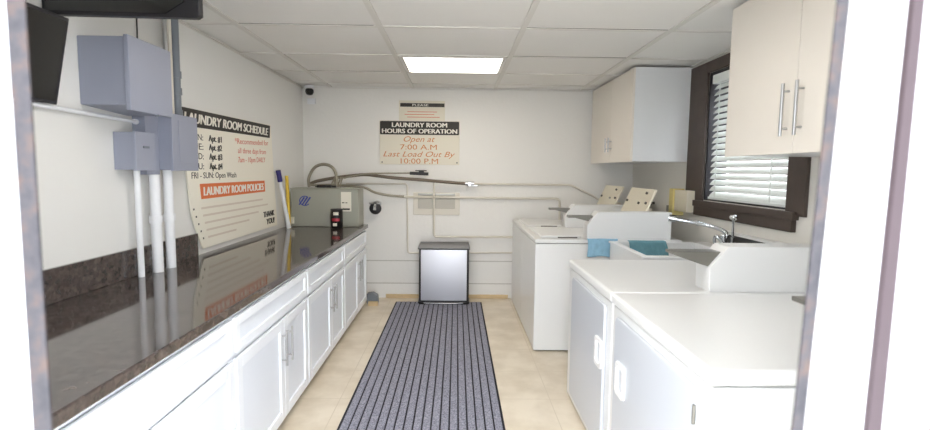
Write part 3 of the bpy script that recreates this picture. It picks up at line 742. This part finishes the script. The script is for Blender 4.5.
P = smooth_path([(1.955, 3.58, 1.0), (1.975, 3.57, 1.06), (1.955, 3.63, 1.088), (1.90, 3.69, 1.108), (1.80, 3.735, 1.128), (1.66, 3.80, 1.152)])
MB().tube(P, .0145, 14).build('spout', M['chrome'], fc)
MB().tube([(1.69, 3.787, 1.147), (1.645, 3.807, 1.156)], .027, 14).build('spout_tip', M['chrome'], fc)
MB().tube([(1.845, 3.735, 1.12), (1.835, 3.738, 1.1215)], .020, 14).build('collar', M['chrome'], fc)
MB().tube(smooth_path([(1.94, 3.55, .99), (1.90, 3.57, 1.045), (1.90, 3.60, 1.02), (1.91, 3.60, .97)]), .011, 10).build('side_arm', M['chrome'], fc)
kn = MB().lathe([(.008, 1.04), (.008, 1.17), (.024, 1.18), (.03, 1.195), (.022, 1.21)], (1.955, 3.46, 0), 18).build('handle', M['chrome'], fc)
MB().tube([(1.955, 3.58, .99), (1.955, 3.46, .99), (1.955, 3.46, 1.05)], .012, 12).build('handle_base', M['chrome'], fc)

# cloths: draped sheets with folds
def cloth(name, x0, x1, y, ztop, zbot, m, label, skew=0, lip=.05, seed=1, ydir=-1):
    rnd = random.Random(seed); nx, nz = 22, 18; ph = [rnd.uniform(0, 6) for _ in range(4)]
    v = []; f = []
    for j in range(nz+1):
        t = j/nz; L = (ztop-zbot)+lip; s_ = t*L
        for i in range(nx+1):
            u = i/nx
            if s_ < lip: yy = y-ydir*(lip-s_); zz = ztop
            else: yy = y; zz = ztop-(s_-lip)
            fold = .006*math.sin(u*17+ph[0]+t*2)+.004*math.sin(u*31+ph[1]-t*3)
            k = max(0, min(1, (s_-lip*.6)/.04))
            yy += ydir*(.008+abs(fold)*k+.002)
            xx = x0+(x1-x0)*u+skew*max(0, s_-lip)/L+.008*math.sin(t*5+ph[2])*(u-.5)
            zz += .004*math.sin(u*9+ph[3])*(1 if s_ > lip else .2) + (.006 if s_ <= lip else .004*(1-k))
            v.append((xx, yy, zz))
    for j in range(nz):
        for i in range(nx): a = j*(nx+1)+i; f.append((a, a+1, a+nx+2, a+nx+1))
    o = MB().add(v, f, True).build(name, m)
    so = o.modifiers.new('thick', 'SOLIDIFY'); so.thickness = .006
    return tag(o, label, 'cloth')
cloth('blue_cloth', 1.08, 1.325, 4.03, .95, .81, M['blue'], 'light blue cloth hanging over the near edge of the nearer washer', lip=.025, seed=3)
cloth('teal_cloth', 1.385, 1.685, 3.942, .948, .822, M['teal'], 'teal grey ribbed cloth hung over the far rim of the sink', skew=.04, lip=.04, seed=5)

# things on right wall near the washers
e = empty('supply_box', (2.0, 4.32, 1.16), 'cream washer supply box with yellow strip on the wall below the window corner', 'supply box')
MB().box(1.96, XR, 4.20, 4.44, 1.165, 1.35).build('box', M['cream'], e, bevel=.004)
MB().box(1.945, XR, 4.44, 4.52, 1.12, 1.36).build('yellow_strip', mat('pale_yellow_strip', rgb(226, 210, 140), .5), e, bevel=.004)
b = MB(); b.tube(smooth_path([(2.03, 5.30, 1.22), (1.98, 5.22, 1.24), (1.95, 5.15, 1.16), (1.96, 5.05, 1.0), (1.98, 5.0, .5), (1.98, 5.0, .013)]), .013, 10); b.tube([(1.96, 4.98, 1.19), (1.96, 5.25, 1.19)], .02, 10); b.tube([(2.045, 5.1, 1.19), (1.96, 5.1, 1.19)], .014, 10)
tag(b.build('supply_hose', M['black']), 'black supply hose and valves on the wall behind the washer panels', 'hose')
b = MB(); b.tube([(1.99, 4.62, 0.02), (1.99, 4.62, 1.20)], .022, 12); 
tag(b.build('drain_pipe', M['greyslide']), 'grey vertical drain pipe on the right wall behind the washer', 'pipe')

# ------------------------------------------------------------------ upper cabinets on the right
def upper(y0, y1, z0, label, split=None, hz=None):
    X0 = 1.53; z1 = 2.414
    c = empty('upper_cabinet', ((X0+XR)/2, (y0+y1)/2, z0), label, 'cabinet', 'cream wall cabinets on the right wall')
    MB().box(X0+.02, XR-.003, y0+.001, y1-.001, z0, z1).build('body', M['upper_side'], c, bevel=.001)
    ym = split or (y0+y1)/2
    for a0, a1, hy in ((y0+.002, ym-.002, ym-.048), (ym+.002, y1-.002, ym+.048)):
        d = MB().box(X0, X0+.019, a0, a1, z0-.004, z1-.004).build('door', M['upper'], c, bevel=.0015)
        za, zb = hz
        b = MB(); b.tube([(X0-.032, hy, za), (X0-.032, hy, zb)], .0075, 12)
        for z in (za+.035, zb-.035): b.tube([(X0, hy, z), (X0-.032, hy, z)], .005, 8)
        b.build('handle', M['nickel'], d)
    return c
upper(4.39, 5.70, 1.60, 'far cream wall cabinet hung above the washers, white side facing out', split=5.0, hz=(1.70, 1.84))
upper(1.55, 2.84, 1.60, 'near cream wall cabinet beside the window, with long bar handles', split=2.262, hz=(1.675, 1.915))

# ------------------------------------------------------------------ light
W = bpy.data.worlds.new('World'); S.world = W; W.use_nodes = True
bg = W.node_tree.nodes['Background']
bg.inputs[0].default_value = (.89, .94, 1.0, 1); bg.inputs[1].default_value = 10.0
def area(name, loc, rot, sx, sy, power, col):
    l = bpy.data.lights.new(name, 'AREA'); l.shape = 'RECTANGLE'; l.size = sx; l.size_y = sy; l.energy = power; l.color = col
    o = bpy.data.objects.new(name, l); COL.objects.link(o); o.location = loc; o.rotation_euler = rot; return o
added_light = copy_tree(lt, (0, -2.42, 0), label='added square ceiling light panel nearer the doorway, unseen above the frame')  # added panel, out of view, to brighten the near part of the room
area('ceiling_lamp', ((LX0+LX1)/2, (LY0+LY1)/2, ZC-.006), (0, 0, 0), .8, .6, 5, (1, .86, .64))
area('ceiling_lamp', ((LX0+LX1)/2, (LY0+LY1)/2-2.42, ZC-.006), (0, 0, 0), .8, .6, 9, (1, .98, .95))  # added fill lamp below the unseen near panel

# ------------------------------------------------------------------ camera
cd = bpy.data.cameras.new('Camera'); cam = bpy.data.objects.new('Camera', cd); COL.objects.link(cam)
S.camera = cam
p, y, r = [math.radians(a) for a in (5.074, 1.014, -.621)]
f = Vector((math.sin(y)*math.cos(p), math.cos(y)*math.cos(p), -math.sin(p)))
right = Vector((math.cos(y), -math.sin(y), 0)); down = f.cross(right)
rr = right*math.cos(r)+down*math.sin(r); dd = -right*math.sin(r)+down*math.cos(r)
mw = Matrix((rr, -dd, -f)).transposed().to_4x4(); mw.translation = Vector((0, 0, 1.5))
cam.matrix_world = mw
cd.sensor_width = 36; cd.lens = 497.77*36/930; cd.clip_start = .02
cd.dof.use_dof = True; cd.dof.focus_distance = 4.0; cd.dof.aperture_fstop = 3.2

vs = S.view_settings
S.display_settings.display_device = 'sRGB'
vs.view_transform = 'Standard'; vs.look = 'None'; vs.gamma = 1; vs.use_curve_mapping = False
vs.exposure = .29
